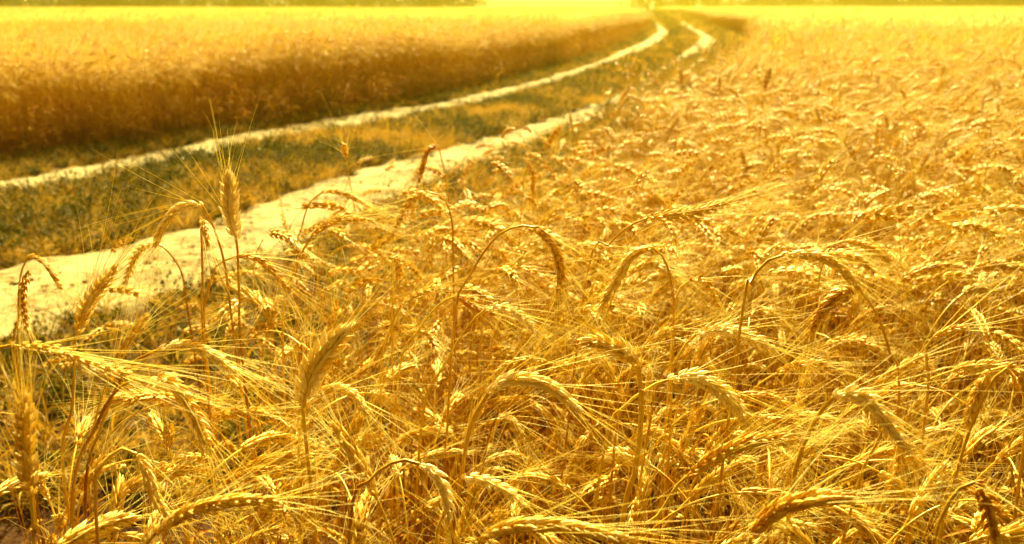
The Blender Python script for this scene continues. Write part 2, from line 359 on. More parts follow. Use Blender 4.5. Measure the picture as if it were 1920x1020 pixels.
WM = [M_STEM, M_EAR, M_AWN, M_LEAF]
def whole_stalk(rg, lod, h=None, bend=None):
    """one wheat stalk as plain geometry, materials stem / ear / awn / leaf"""
    g = Geo(); h = rg.uniform(.88, 1.05) if h is None else h; el = rg.uniform(.085, .115)
    bend = rg.uniform(.5, 2.5) if bend is None else bend
    P = bend_curve(h, bend, rg.uniform(0, .22), rg, el, n=60); k = int(60 * (1 - el / h))
    if lod == 'A':
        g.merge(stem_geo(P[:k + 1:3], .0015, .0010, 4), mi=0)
        e_, a_ = make_ear(P[k:], el, rg, 1.2, .10, 'md', aw_n=.5); g.merge(e_, mi=1); g.merge(a_, mi=2)
        for q in range(rg.integers(1, 3)): g.merge(leaf_geo(P[int(rg.uniform(12, 36))], rg.uniform(0, 6.3), rg.uniform(.08, .18), rg, .0035, rg.uniform(1.5, 3)), mi=3)
    elif lod == 'B':
        g.merge(stem_geo(P[:k + 1:7], .0017, .0013, 3), mi=0)
        Q = P[k:]; T, N, B = frames(Q)
        for i in range(11):
            u = (i + .5) / 11; q = int(u * (len(Q) - 1)); s = (1 if i % 2 else -1); c = Q[q] + N[q] * s * .0028; ax = norm(T[q] + N[q] * s * .35); w = .0052 * (1 - .4 * max(0, u - .6))
            V = [c - ax * .004, c + N[q] * w, c + B[q] * w, c - N[q] * w, c - B[q] * w, c + ax * .013]
            g.add(V, T=[[0, 2, 1], [0, 3, 2], [0, 4, 3], [0, 1, 4], [5, 1, 2], [5, 2, 3], [5, 3, 4], [5, 4, 1]], tint=rg.uniform(-.1, .5), mi=1)
            for z in range(2):
                d = norm(T[q] + rg.normal(0, .33, 3)) * rg.uniform(.05, .09); x = norm(np.cross(d, rg.normal(0, 1, 3))) * .0004
                g.add([c - x, c + x, c + d], T=[[0, 1, 2]], tint=rg.uniform(-.1, .4), mi=2)
        if rg.random() < .7:
            lf = leaf_geo(P[int(rg.uniform(12, 40))], rg.uniform(0, 6.3), rg.uniform(.08, .18), rg, .004, rg.uniform(1.5, 3)); g.merge(lf, mi=3)
    else:
        g.merge(stem_geo(P[:k + 1:12], .0022, .0018, 3), mi=0)
        Q = P[k::3]; r = .0065 * np.clip(np.sin(np.linspace(.35, PI - .2, len(Q))), .15, 1); V, F_ = tube(Q, r, 4); g.add(V, F_, tint=rg.uniform(.1, .8), mi=1)
        T = norm(np.gradient(Q, axis=0))
        for z in range(7):
            q = rg.integers(0, len(Q)); d = norm(T[q] + rg.normal(0, .3, 3)) * rg.uniform(.06, .1); x = norm(np.cross(d, rg.normal(0, 1, 3))) * .0012
            g.add([Q[q] - x, Q[q] + x, Q[q] + d], T=[[0, 1, 2]], tint=rg.uniform(.2, 1), mi=2)
    return g.arrays()

def patch(rg, lod, size, count, protos):
    g = Geo()
    for i in range(count):
        p = protos[rg.integers(len(protos))]
        g.merge(p, rg.normal(0, 1.1), (rg.uniform(-size / 2, size / 2), rg.uniform(-size / 2, size / 2), rg.uniform(-.03, 0)), rg.normal(.93, .06), rg.normal(0, .08), dt=rg.uniform(-.15, .15))
    return g.mesh('wheat_patch', WM)

rg = np.random.default_rng(11)
LA = [whole_stalk(rg, 'A') for _ in range(14)]
LB = [whole_stalk(rg, 'B') for _ in range(12)]
LC = [whole_stalk(rg, 'C') for _ in range(8)]
def arr_mesh(arr, name='stalk'):
    g = Geo(); g.merge(arr); return g.mesh(name, WM)
def straw(rg):
    """bare or broken straws and old leaves low in the crop"""
    g = Geo()
    for i in range(3):
        h = rg.uniform(.35, .75); P = bend_curve(h, rg.uniform(0, .8), rg.uniform(0, .5), rg, n=24)
        s = Geo(); s.merge(stem_geo(P[::3], .0016, .0011, 4), mi=0)
        for z in range(3): s.merge(leaf_geo(P[int(rg.uniform(3, 20))], rg.uniform(0, 6.3), rg.uniform(.10, .22), rg, rg.uniform(.003, .006), rg.uniform(1.2, 3.2)), mi=3)
        g.merge(s, rg.uniform(0, 6.3), (rg.normal(0, .02), rg.normal(0, .02), 0), 1, rg.normal(0, .12))
    return g.mesh('straw', WM)
src_near = [arr_mesh(x) for x in LA] + [straw(rg) for _ in range(8)]
src_patch = [patch(rg, 'B', .5, 105, LB) for _ in range(5)] + [patch(rg, 'C', 1.5, 420, LC) for _ in range(4)]
SRC = src_near + src_patch; nA, nS, nB, nC = 14, 8, 5, 4
def inview(x, y, z=.8, m=160):
    px, py = project((x, y, z)); return -m < px < 1920 + m

NEAR_Y = 1.45                              # individual stalks in front of this, scattered ones behind
right_pts = []
def keep_edge(x, y, j=.12): return x > poly(y, RIGHT_EDGE) + j * nz(x, y, 2.2, 7) + rng.normal(0, .05)
d = 380
for _ in range(int(d * 7.6 * 8.4)):        # single stalks, 1.45 to 8 m
    y = rng.uniform(NEAR_Y, 9.0); x = rng.uniform(-1.2, 6.4)
    if rng.random() < (y - 6.0) / 3.0: continue
    sparse = not keep_edge(x, y)
    if sparse and (y > 3.6 or x < poly(y, RIGHT_EDGE) - .55 or x < poly(y, R_LO) + .4 or rng.random() > .30): continue
    if inview(x, y): right_pts.append((x, y, gz(x, y) - .01, rng.normal(0, .07), rng.normal(0, .07), 2.2 * nz(x, y, .7, 20) + rng.normal(0, 1.0), rng.uniform(.62, .88) if sparse else rng.normal(.88, .065) + .08 * nz(x, y, 1.1, 40), rng.integers(nA)))
for _ in range(int(90 * 2.2 * 1.3)):      # shorter stalks filling in under the individual ones
    y = rng.uniform(.35, NEAR_Y + .1); x = rng.uniform(-1.0, 1.2)
    if inview(x, y, .6, 300) and keep_edge(x, y): right_pts.append((x, y, -.01, rng.normal(0, .12), rng.normal(0, .12), rng.uniform(0, 2 * PI), rng.uniform(.50, .74), rng.integers(nA)))
for _ in range(int(110 * 5 * 4)):          # straw and leaves low down
    y = rng.uniform(.3, 4.5); x = rng.uniform(-1.2, 3.4)
    if inview(x, y, .4, 300) and keep_edge(x, y): right_pts.append((x, y, -.01, rng.normal(0, .1), rng.normal(0, .1), rng.uniform(0, 2 * PI), rng.uniform(.7, 1.05), nA + rng.integers(nS)))
def patches(out, inside, y0, y1, step, base, cnt, xl, xr):
    for yy in np.arange(y0, y1, step):
        for xx in np.arange(xl(yy), xr(yy), step):
            x = xx + rng.uniform(-.2, .2) * step; y = yy + rng.uniform(-.2, .2) * step
            if inside(x, y, step / 2): out.append((x, y, gz(x, y) - rng.uniform(0, .04), 0, 0, 3.0 * nz(x, y, .16, 20) + rng.normal(0, .35), rng.uniform(.95, 1.03) + .10 * nz(x, y, .3, 50), base + rng.integers(cnt)))
in_r = lambda x, y, s: x - s * .8 > poly(y, RIGHT_EDGE) + .1 * nz(x, y, 1.5, 2)
patches(right_pts, in_r, 6.2, 16, .42, nA + nS, nB, lambda y: poly(y, RIGHT_EDGE), lambda y: .66 * y + .6)
patches(right_pts, in_r, 16.2, 128, 1.2, nA + nS + nB, nC, lambda y: poly(y, RIGHT_EDGE), lambda y: .64 * y + 1.5)
stuff('wheat_field', SRC, right_pts, 'golden ripe bearded wheat filling the field right of the dirt track', 'wheat field')
left_pts = []
in_l = lambda x, y, s: x + s * .8 < poly(y, LEFT_EDGE) + .15 * nz(x, y, 1.0, 2)
patches(left_pts, in_l, 4.4, 20, .34, nA + nS, nB, lambda y: max(-.66 * y - .8, -14), lambda y: poly(y, LEFT_EDGE))
patches(left_pts, in_l, 20.2, 104, 1.2, nA + nS + nB, nC, lambda y: -.64 * y - 1.5, lambda y: poly(y, LEFT_EDGE))
for y in np.arange(5, 45, .012):           # ragged front row
    x = poly(y, LEFT_EDGE) + rng.normal(-.04, .13)
    left_pts.append((x, y, gz(x, y), rng.normal(0, .08), rng.normal(0, .08), rng.uniform(0, 6.3), rng.normal(.89, .09), rng.integers(nA + nS)))
stuff('wheat_field', SRC, left_pts, 'dense ripe wheat standing behind the left rut, its front edge in shade', 'wheat field')

# ------------------------------------------------------------------ weeds and dry grass on the verges
def weed(rg, flower=False):
    g = Geo()
    for s in range(rg.integers(5, 10)):
        az = rg.uniform(0, 6.3); L = rg.uniform(.05, .16); el = rg.uniform(.3, 1.4); d = np.array([math.cos(az) * math.cos(el), math.sin(az) * math.cos(el), math.sin(el)])
        P = np.array([d * L * t + np.array([0, 0, .02 * t * t]) for t in np.linspace(0, 1, 5)]); V, Q = tube(P, np.linspace(.0015, .0007, 5), 3); g.add(V, Q, tint=.5, mi=0)
        for k in range(rg.integers(6, 12)):
            p = P[0] + (P[-1] - P[0]) * rg.uniform(.2, 1); w = rg.uniform(.006, .014); x = norm(rg.normal(0, 1, 3) + np.array([0, 0, .2])); y = norm(np.cross(x, rg.normal(0, .4, 3) + (0, 0, 1.0)))
            V = [p, p + x * w + y * w * .6, p + x * w * 2.2, p + x * w - y * w * .6]; g.add(V, [[0, 1, 2, 3]], tint=rg.uniform(0, .6), mi=0)
        if flower and rg.random() < .04:
            p = P[-1]
            for k in range(5):
                t = k * 1.256; u = np.array([math.cos(t), math.sin(t), .3]) * .007; v = np.array([-math.sin(t), math.cos(t), 0]) * .004
                g.add([p, p + u * .6 + v, p + u, p + u * .6 - v], [[0, 1, 2, 3]], mi=2)
    return g.mesh('weed', [M_WEED, M_DRYG, M_FLOW], False)
def tuft(rg, dry=True, n=26, h=.16):
    g = Geo()
    for b in range(n):
        az = rg.uniform(0, 6.3); lf = leaf_geo((rg.normal(0, .015), rg.normal(0, .015), 0), az, h * rg.uniform(.5, 1.3), rg, .0016, rg.uniform(.3, 1.8), rg.uniform(.8, 1.5)); g.merge(lf, mi=1 if dry else 0)
    return g.mesh('tuft', [M_WEED, M_DRYG, M_FLOW], False)
rg = np.random.default_rng(5)
vsrc = [weed(rg) for _ in range(5)] + [weed(rg, True) for _ in range(2)] + [tuft(rg) for _ in range(4)] + [tuft(rg, False) for _ in range(3)]
vp = []
def verge(x, y, sc, dens_dry):
    z = gz(x, y)
    if rng.random() < dens_dry: k = 7 + rng.integers(4)
    else: k = rng.integers(7) if rng.random() < .75 else 11 + rng.integers(3)
    vp.append((x, y, z, rng.normal(0, .15), rng.normal(0, .15), rng.uniform(0, 6.3), sc * (rng.uniform(.55, 1.2) if rng.random() < .985 else rng.uniform(1.3, 1.8)), k))
yy = np.concatenate([rng.uniform(2, 9, 11000), rng.uniform(9, 22, 9000), rng.uniform(22, 90, 5000)])
for y in yy:
    far = 1 + max(0, y - 12) * .05
    # middle strip
    a, b = poly(y, L_LO), poly(y, R_UP); u = rng.random(); x = a + (b - a) * u
    if inview(x, y, 0, 200): 
        dryness = .45 + .9 * nz(x, y, .9, 11) + .25 * (u - .5)
        if nz(x, y, 2.5, 4) > -.42: verge(x, y, .85 * far, dryness)
    r = rng.random()
    if r < .55:   # strip at the foot of the left field
        a, b = poly(y, LEFT_EDGE) - .1, poly(y, L_UP) + .06; x = a + (b - a) * rng.random(); verge(x, y, .75 * far, .45)
    elif r < .85: # right of the right rut
        a, b = poly(y, R_LO) - .05, poly(y, RIGHT_EDGE) + .25; x = a + (b - a) * rng.random()
        if a < b and inview(x, y, 0, 200): verge(x, y, .95 * far, .5)
    elif r < .90: # stray plants in the ruts
        a, b = poly(y, R_UP), poly(y, R_LO); x = a + (b - a) * rng.random()
        if nz(x, y, 1.3, 9) > .30: verge(x, y, .8 * far, .25)
stuff('weeds', vsrc, vp, 'low green weeds and dry grass along and between the wheel ruts', 'weeds')

# clods, pebbles and straw bits lying in the ruts
def clod(rg, r):
    g = Geo(); n = 7; V = []
    for i, (z, q) in enumerate([(-.5, .7), (0, 1), (.45, .75), (.7, .2)]):
        for k in range(n): a = k * 2 * PI / n; w = r * q * rg.uniform(.75, 1.2); V.append((math.cos(a) * w * 1.2, math.sin(a) * w, z * r * .8 * rg.uniform(.8, 1.2)))
    g.add(V, ring_faces(4, n)); g.add(V[-n:], T=[[0, i, i + 1] for i in range(1, n - 1)]); return g.mesh('clod', [M_SAND, M_DRYG], False)
def straw_bits(rg):
    g = Geo()
    for k in range(4):
        L = rg.uniform(.02, .09); a = rg.uniform(0, 6.3); c = rg.normal(0, .03, 2); P = np.array([(c[0] + math.cos(a) * L * t, c[1] + math.sin(a) * L * t, .004 + .004 * math.sin(3 * t)) for t in np.linspace(0, 1, 4)])
        V, Q = tube(P, np.full(4, .0012), 4); g.add(V, Q, tint=rg.uniform(.3, 1), mi=1)
    return g.mesh('straw_bits', [M_SAND, M_DRYG])
rg = np.random.default_rng(8); lsrc = [clod(rg, r) for r in (.006, .009, .013, .02)] + [straw_bits(rg) for _ in range(4)]; lp = []
for y in np.concatenate([rng.uniform(2.3, 7, 3800), rng.uniform(7, 20, 3000)]):
    A_, B_ = ((L_UP, L_LO), (R_UP, R_LO))[int(rng.random() < .7)]; u = rng.random(); x = poly(y, A_) + (poly(y, B_) - poly(y, A_)) * u
    if nz(x, y, 2.2, 30) + .5 * abs(u - .5) * 2 < rng.uniform(-.2, .6): continue
    lp.append((x, y, gz(x, y) + .024, 0, 0, rng.uniform(0, 6.3), rng.uniform(.5, 1.3), rng.choice(8, p=[.28, .18, .08, .03, .11, .11, .11, .10])))
stuff('litter', lsrc, lp, 'small clods, pebbles and straw bits lying in the sandy ruts', 'litter')

# ------------------------------------------------------------------ individual wheat stalks
GROUP = 'ripe wheat stalks standing in the foreground'
def build_stalk(P, k, L, rg, name='wheat_stalk', width=1.0, awn=.085, origin=(0, 0, 0), leaf=True, lod='hi', ref=None, spread=1.0, kern=1.0, curl=0.0, pale=0.0, sr=1.0):
    """P: dense centre line from the ground to the ear tip; the ear starts at index k"""
    P = P - np.asarray(origin)
    root = link(bpy.data.objects.new(name, None)); root.location = origin; root.empty_display_size = .05
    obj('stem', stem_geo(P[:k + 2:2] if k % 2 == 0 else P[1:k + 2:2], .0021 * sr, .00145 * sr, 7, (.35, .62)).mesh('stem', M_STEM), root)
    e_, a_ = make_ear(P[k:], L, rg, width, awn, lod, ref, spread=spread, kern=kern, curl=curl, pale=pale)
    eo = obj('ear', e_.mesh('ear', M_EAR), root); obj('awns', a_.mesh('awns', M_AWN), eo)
    if leaf:
        q = int(k * rg.uniform(.35, .68)); obj('leaf', leaf_geo(P[q], rg.uniform(0, 6.3), rg.uniform(.10, .20), rg, rg.uniform(.003, .005), rg.uniform(1.6, 3.0)).mesh('leaf', M_LEAF), root)
    return root

# nickname, label, stem pixels (low to top), ear pixels (base to tip), options
HEROES = [
 ('pale upright ear by the track', 'plump pale wheat ear standing straight up in front of the dirt track', [(455, 680), (449, 560), (445, 460)], [(443, 450), (432, 395), (431, 328)], dict(w=1.6, D=1.05, sp=1.3)),
 ('drooping ear left of the pale upright one', 'brown-bellied ear arching down to the left beside the pale upright ear', [(440, 640), (422, 500), (400, 425)], [(380, 387), (345, 386), (312, 415), (290, 462)], dict(w=1.1)),
 ('foreshortened white-topped ear', 'ear with white top seen end-on, just left of the pale upright ear', [(382, 640), (380, 520), (377, 425)], [(374, 410), (384, 425), (390, 462)], dict(D=1.15, dd=-.03)),
 ('ear hanging left over the track', 'brown ear curving down left over the pale rut, below the arching one', [(352, 580), (340, 510), (312, 468)], [(290, 456), (258, 475), (234, 531)], dict(w=1.0)),
 ('small nodding ear at the left edge', 'nodding ear on a curved stem at the far left over the rut', [(36, 740), (34, 600), (38, 520)], [(52, 482), (85, 495), (116, 542)], dict(w=1.0)),
 ('thin ear hanging straight down at far left', 'slim brown ear hanging straight down at the far left edge', [(30, 700), (36, 590), (44, 520)], [(54, 508), (43, 550), (50, 622)], dict(w=.85)),
 ('pale ear leaning right over the rut', 'pale ear leaning up to the right over the lower left rut', [(120, 900), (136, 760), (140, 650)], [(145, 625), (168, 565), (217, 503)], dict(w=1.25)),
 ('braided ear lying across the left edge', 'long braided ear lying almost flat from the left frame edge', [(-60, 800), (-50, 700), (-10, 655)], [(20, 648), (100, 655), (170, 682), (245, 702)], dict(D=.85, w=.72, kern=1.1)),
 ('plump upright ear at lower left', 'big plump upright golden ear at the lower left edge', [(70, 1060), (64, 1000), (60, 950)], [(58, 930), (48, 840), (46, 748)], dict(D=.80, w=1.15)),
 ('ear bent right above the clustered stems', 'pale ear arching right above the cluster of red-brown stems', [(160, 960), (190, 800), (240, 690)], [(300, 655), (350, 648), (400, 668), (445, 700)], dict(w=1.1)),
 ('ear with long hanging white awns', 'ear arching right whose curly white awns hang straight down', [(135, 980), (185, 790), (230, 722)], [(282, 708), (325, 722), (362, 775), (395, 850)], dict(w=1.15, D=.85, curl=.9)),
 ('small ear nodding at lower left', 'small pale ear nodding down on a hooked stem at lower left', [(180, 960), (198, 870), (228, 841)], [(256, 852), (276, 885), (290, 930), (312, 968)], dict(w=1.05, D=.85)),
 ('ear rising right along the bottom', 'braided ear rising to the right at the bottom left of the field', [(240, 1100), (262, 1050), (275, 1020)], [(290, 1002), (350, 960), (430, 940), (512, 936)], dict(w=.98, D=.76, kern=1.1)),
 ('big pale ear pointing up right', 'big cream ear pointing up to the right on a straight stem, left of centre', [(590, 980), (578, 870), (570, 790)], [(567, 762), (590, 690), (645, 618)], dict(w=1.85, D=.9, sr=1.3)),
 ('ear tucked behind the big pale ear', 'smaller ear curving right directly behind the big cream ear', [(560, 940), (560, 850), (566, 790)], [(585, 750), (625, 728), (660, 738), (690, 775)], dict(w=1.1, D=1.0)),
 ('arched ear at centre', 'cream arched ear at the centre on a thick curved stem', [(845, 1060), (862, 920), (882, 800)], [(916, 738), (960, 712), (1025, 722), (1085, 768)], dict(w=1.3, D=.85, sr=1.45)),
 ('pale ear pointing at the camera', 'pale ear pointing left atop a thick upright stem right of centre', [(1165, 1000), (1192, 880), (1203, 760)], [(1196, 686), (1170, 660), (1130, 644), (1096, 640)], dict(w=1.5, D=.86, dd=-.03, sp=1.5, sr=1.9)),
 ('ear rising right behind the thick stem', 'feathery ear rising to the right just behind the thick upright stem', [(1150, 860), (1168, 760), (1182, 700)], [(1195, 668), (1232, 632), (1276, 612)], dict(w=1.0, D=1.02)),
 ('big ear at bottom right', 'big fat ear arching right at the bottom edge, lower right', [(1385, 1120), (1396, 1060), (1405, 1020)], [(1408, 1008), (1450, 962), (1505, 940), (1585, 932)], dict(w=1.45, D=.76)),
 ('bristly ear rising right', 'long bristly ear rising to the right above the big bottom ear', [(1190, 1060), (1240, 960), (1270, 910)], [(1290, 892), (1350, 852), (1410, 828), (1485, 820)], dict(w=1.2, D=.84)),
 ('hooked ear at lower right', 'ear hooked over to the right with pale top and brown tip, lower right', [(1480, 960), (1498, 860), (1530, 785)], [(1562, 746), (1612, 742), (1655, 785), (1700, 838)], dict(w=1.35, D=.86, sr=1.35)),
 ('ear hooked left right of centre', 'brown ear hooked over to the left on a long leaning stem', [(1685, 760), (1668, 660), (1642, 585)], [(1616, 549), (1575, 550), (1538, 588), (1520, 625)], dict(w=1.25, D=1.05)),
 ('flat ear pointing right', 'pale ear lying nearly flat and pointing right, above the bent pair', [(1225, 760), (1265, 680), (1290, 640)], [(1305, 628), (1350, 618), (1405, 632), (1455, 658)], dict(w=1.1, D=1.0)),
 ('arched ear right of the thick stem', 'arched cream ear sloping down right beside the thick upright stem', [(1130, 860), (1165, 770), (1220, 725)], [(1255, 712), (1305, 708), (1360, 740), (1405, 795)], dict(w=1.2, D=.92)),
 ('long braided ear on the bottom edge', 'long braided ear lying along the bottom edge at the centre', [(860, 1130), (880, 1080), (890, 1035)], [(902, 1012), (955, 988), (1050, 985), (1190, 1015)], dict(w=1.0, D=.74, kern=1.1)),
 ('ragged ear with curled awns', 'ragged ear curling down with pale twisted awns, bottom centre-left', [(655, 1000), (690, 905), (745, 864)], [(786, 870), (820, 893), (836, 930), (842, 975)], dict(w=1.2, D=.82, curl=.7)),
 ('pale ear beside the thick centre stem', 'pale ear pointing right just behind the thick centre stem, near the bottom', [(815, 1060), (830, 970), (845, 915)], [(862, 898), (900, 900), (945, 918), (985, 950)], dict(w=1.0, D=.88)),
 ('ear hanging from a wide arch', 'ear hanging from a wide arched stem, upper centre', [(850, 620), (880, 520), (930, 445), (975, 424)], [(1003, 427), (1036, 462), (1051, 508), (1046, 552)], dict(w=1.15)),
 ('brown ear below the wide arch', 'brown ear sloping right underneath the wide arched stem', [(820, 640), (850, 540), (885, 480)], [(916, 462), (945, 480), (968, 535)], dict(w=1.0)),
 ('ear arching left above the weeds', 'ear arching down to the left in front of the right rut weeds', [(850, 520), (848, 420), (832, 372)], [(805, 361), (768, 380), (735, 442)], dict(w=1.0)),
 ('brown ear on a tall thin stem over the sand', 'small brown ear hooked left on a tall thin stem over the sand', [(850, 470), (845, 400), (835, 330)], [(824, 282), (802, 284), (785, 342)], dict(w=1.05, sp=1.3)),
 ('dark ear hanging at upper centre', 'dark ear hanging straight down from its stem at upper centre', [(975, 440), (980, 370), (984, 318)], [(990, 306), (999, 330), (997, 384)], dict(w=.9)),
 ('braided ear sloping left of the arch', 'braided ear sloping up right over the edge of the rut', [(530, 620), (548, 520), (568, 470)], [(585, 442), (635, 412), (700, 414)], dict(w=1.0)),
 ('ear pointing up right, centre right', 'feathery ear stretching up to the right at centre right', [(1100, 520), (1140, 460), (1180, 424)], [(1212, 410), (1290, 400), (1372, 378)], dict(w=1.05, D=1.15)),
 ('ear arching over at upper middle', 'ear arching right from a tall curved stem, behind the wide arch', [(1080, 480), (1112, 400), (1150, 362)], [(1185, 350), (1222, 360), (1255, 395)], dict(w=1.0)),
 ('ragged pale ear slanting down left', 'ragged pale ear slanting down to the left, above the thick stem', [(1262, 640), (1260, 540), (1245, 485)], [(1224, 466), (1185, 480), (1155, 525), (1125, 580)], dict(w=1.15, D=1.05)),
 ('long ear right of the middle', 'long pale ear arching right on a thin stem, right of the middle', [(1390, 600), (1408, 530), (1435, 492)], [(1468, 479), (1530, 480), (1575, 502), (1608, 540)], dict(w=1.0)),
 ('short braided ear on the right', 'short braided ear sloping down right above the hooked one', [(1530, 560), (1545, 490), (1560, 462)], [(1580, 452), (1630, 462), (1668, 492)], dict(w=1.0)),
 ('drooping ear on the right', 'slim ear hanging down on the right side beside two thin grasses', [(1730, 640), (1738, 560), (1748, 505)], [(1758, 490), (1766, 520), (1764, 566)], dict(w=.95)),
 ('ear arching right near the rut', 'thin ear arching right above dense straw left of centre', [(575, 620), (592, 540), (618, 480)], [(650, 461), (695, 465), (735, 495)], dict(w=.95)),
 ('dark arching ear left of centre', 'dark ear arching down to the right from a hooked stem near the rut', [(385, 640), (388, 560), (405, 500)], [(440, 482), (490, 490), (545, 545)], dict(w=.9)),
 ('small brown ear over the sand', 'tiny brown ear leaning left alone against the pale sand', [(600, 540), (575, 490), (556, 460)], [(550, 448), (538, 430), (528, 402)], dict(w=.8, D=1.9)),
 ('ear curving right over the sand', 'ear curving right at the edge of the sandy rut', [(556, 500), (565, 430), (580, 382)], [(604, 361), (645, 363), (694, 388)], dict(w=.95)),
 ('ragged ear hanging at the right', 'ragged ear hanging down left at the right side, lower field', [(1920, 830), (1910, 740), (1890, 690)], [(1858, 695), (1835, 735), (1812, 795)], dict(w=1.1, D=.95)),
 ('ear drooping at the right edge', 'ear drooping down to the right, cut by the right edge', [(1790, 900), (1830, 780), (1860, 715)], [(1890, 690), (1915, 705), (1935, 765)], dict(w=1.1, D=.95)),
 ('end-on ear on an upright stem', 'ear bent straight away on an upright stem, centre left', [(735, 650), (736, 570), (735, 500)], [(737, 486), (746, 492), (748, 530)], dict(w=1.0, D=1.2, dd=.05)),
 ('small pale ear low at centre', 'small pale ear bowed over, low between the two thick stems', [(905, 900), (915, 830), (922, 800)], [(930, 786), (955, 780), (980, 812)], dict(w=.8, D=1.15)),
 ('dark drooping ear in the right corner', 'dark brown ear drooping in the lower right corner', [(1740, 1060), (1770, 960), (1800, 915)], [(1828, 905), (1850, 940), (1865, 1010)], dict(w=1.2, D=.84)),
 ('ear on a straight stem right of middle', 'ear curving right off the top of a straight stem, right', [(1735, 780), (1738, 700), (1737, 650)], [(1748, 634), (1785, 618), (1822, 612)], dict(w=.95, D=1.1)),
 ('brown ear hanging left of lower right hook', 'spiky ear hanging down behind the hooked ear at lower right', [(1600, 940), (1640, 840), (1665, 790)], [(1680, 790), (1690, 830), (1680, 890)], dict(w=1.0, D=1.0)),
 ('pale ear rising at mid left', 'pale ear pointing up right among tangled awns, middle', [(715, 700), (730, 630), (742, 590)], [(752, 572), (790, 548), (842, 540)], dict(w=.95, D=1.15)),
 ('pale ear above the arched centre ear', 'cream ear arching right just above the arched centre ear', [(790, 800), (830, 690), (880, 610)], [(908, 582), (945, 578), (985, 600), (1010, 630)], dict(w=1.0, D=1.05)),
 ('brown ear sloping down by middle', 'brown ear sloping down right at the middle of the field', [(745, 720), (785, 620), (825, 570)], [(855, 555), (885, 575), (925, 590)], dict(w=.95, D=1.15)),
 ('upright bristly ear at centre left', 'short upright bristly ear half hidden below the rut', [(625, 720), (622, 660), (620, 630)], [(622, 615), (628, 590), (632, 565)], dict(w=.9, D=1.25)),
 ('ear bunched at right of centre', 'bunched ear facing the camera on a short arch, right of centre', [(1260, 640), (1266, 570), (1275, 540)], [(1292, 527), (1325, 530), (1345, 575)], dict(w=1.05, D=1.1)),
]
hero_pos = []; hero_stem = []
for nick, label, st, er, o in HEROES:
    rg = np.random.default_rng(sum(map(ord, label)) % 9973)
    lp = sum(math.dist(er[i], er[i + 1]) for i in range(len(er) - 1)); mx, my = er[len(er) // 2]
    dr = ray(mx, my); dn = np.linalg.norm(dr)
    D = o.get('D', min(2.2, .092 * F / lp))
    zz = lambda D: H + dr[2] / dn * D
    while zz(D) > 1.03: D += .02
    while zz(D) < .68: D -= .02
    Y0 = D * dr[1] / dn
    dd = o.get('dd', rg.uniform(-.02, .02)); ne = len(er)
    E3 = [onplane(x, y, Y0, dd * i / (ne - 1)) for i, (x, y) in enumerate(er)]
    S3 = [onplane(x, y, Y0) for x, y in st]
    lo = S3[0]; dirn = S3[0] - S3[1]; 
    base = np.array([lo[0] + np.clip(dirn[0] / max(.02, -dirn[2]), -.35, .35) * lo[2] * .45, Y0 + rg.uniform(-.02, .10), 0])
    mid = base * .5 + lo * .5 + np.array([(lo[0] - base[0]) * .18, 0, 0])
    A_, LA_ = catmull([base, mid] + S3 + [E3[0]], 140); B_, LB_ = catmull([S3[-1]] + E3, 60)
    j = int(np.argmin(np.linalg.norm(B_ - E3[0], axis=1))); B_ = B_[j:]
    P = np.vstack([A_[:-1], B_]); k = len(A_) - 1
    L = float(np.linalg.norm(np.diff(B_, axis=0), axis=1).sum())
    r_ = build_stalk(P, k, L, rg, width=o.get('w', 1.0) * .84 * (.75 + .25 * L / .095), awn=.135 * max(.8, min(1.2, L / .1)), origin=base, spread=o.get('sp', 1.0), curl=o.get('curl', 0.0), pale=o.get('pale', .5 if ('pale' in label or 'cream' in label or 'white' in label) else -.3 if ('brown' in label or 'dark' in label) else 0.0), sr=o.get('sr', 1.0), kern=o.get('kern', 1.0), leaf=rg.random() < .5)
    tag(r_, label, 'wheat', GROUP); hero_pos.append((nick, mx, my)); hero_stem += [(a, b, Y0) for a, b in st[1:] + [((st[0][0] + st[1][0]) / 2, (st[0][1] + st[1][1]) / 2)] + er]
    print('HERO %-45s D %.2f L %.3f z %.2f base %.2f %.2f' % (nick, D, L, zz(D), base[0], base[1]))

# the other stalks one can tell apart: 24 kinds built once, then copied
protos = []
rg = np.random.default_rng(23)
kinds = [('nodding', .9), ('arched', 1.7), ('hooked', 2.5), ('upright', .35)]
for i in range(24):
    word, bend = kinds[[0, 1, 2, 1, 2, 1, 0, 3][i % 8]]; h = rg.uniform(.90, 1.06) + bend * .02; el = rg.uniform(.078, .10)
    P = bend_curve(h, bend * rg.uniform(.8, 1.15), rg.uniform(.02, .28), rg, el, soft=rg.uniform(.14, .3), n=140)
    k = int(140 * (1 - el / h)); r_ = build_stalk(P, k, el, rg, width=rg.uniform(.95, 1.25), awn=rg.uniform(.10, .13), leaf=True, spread=rg.uniform(.8, 1.3))
    protos.append((r_, word, P[(k + 139) // 2], P[-1]))
used = [False] * len(protos); N_FILL = 300 - len(HEROES); placed = []; tries = 0
def copy_tree(o, parent=None):
    c = o.copy(); C.objects.link(c); c.parent = parent
    for ch in o.children: copy_tree(ch, c)
    return c
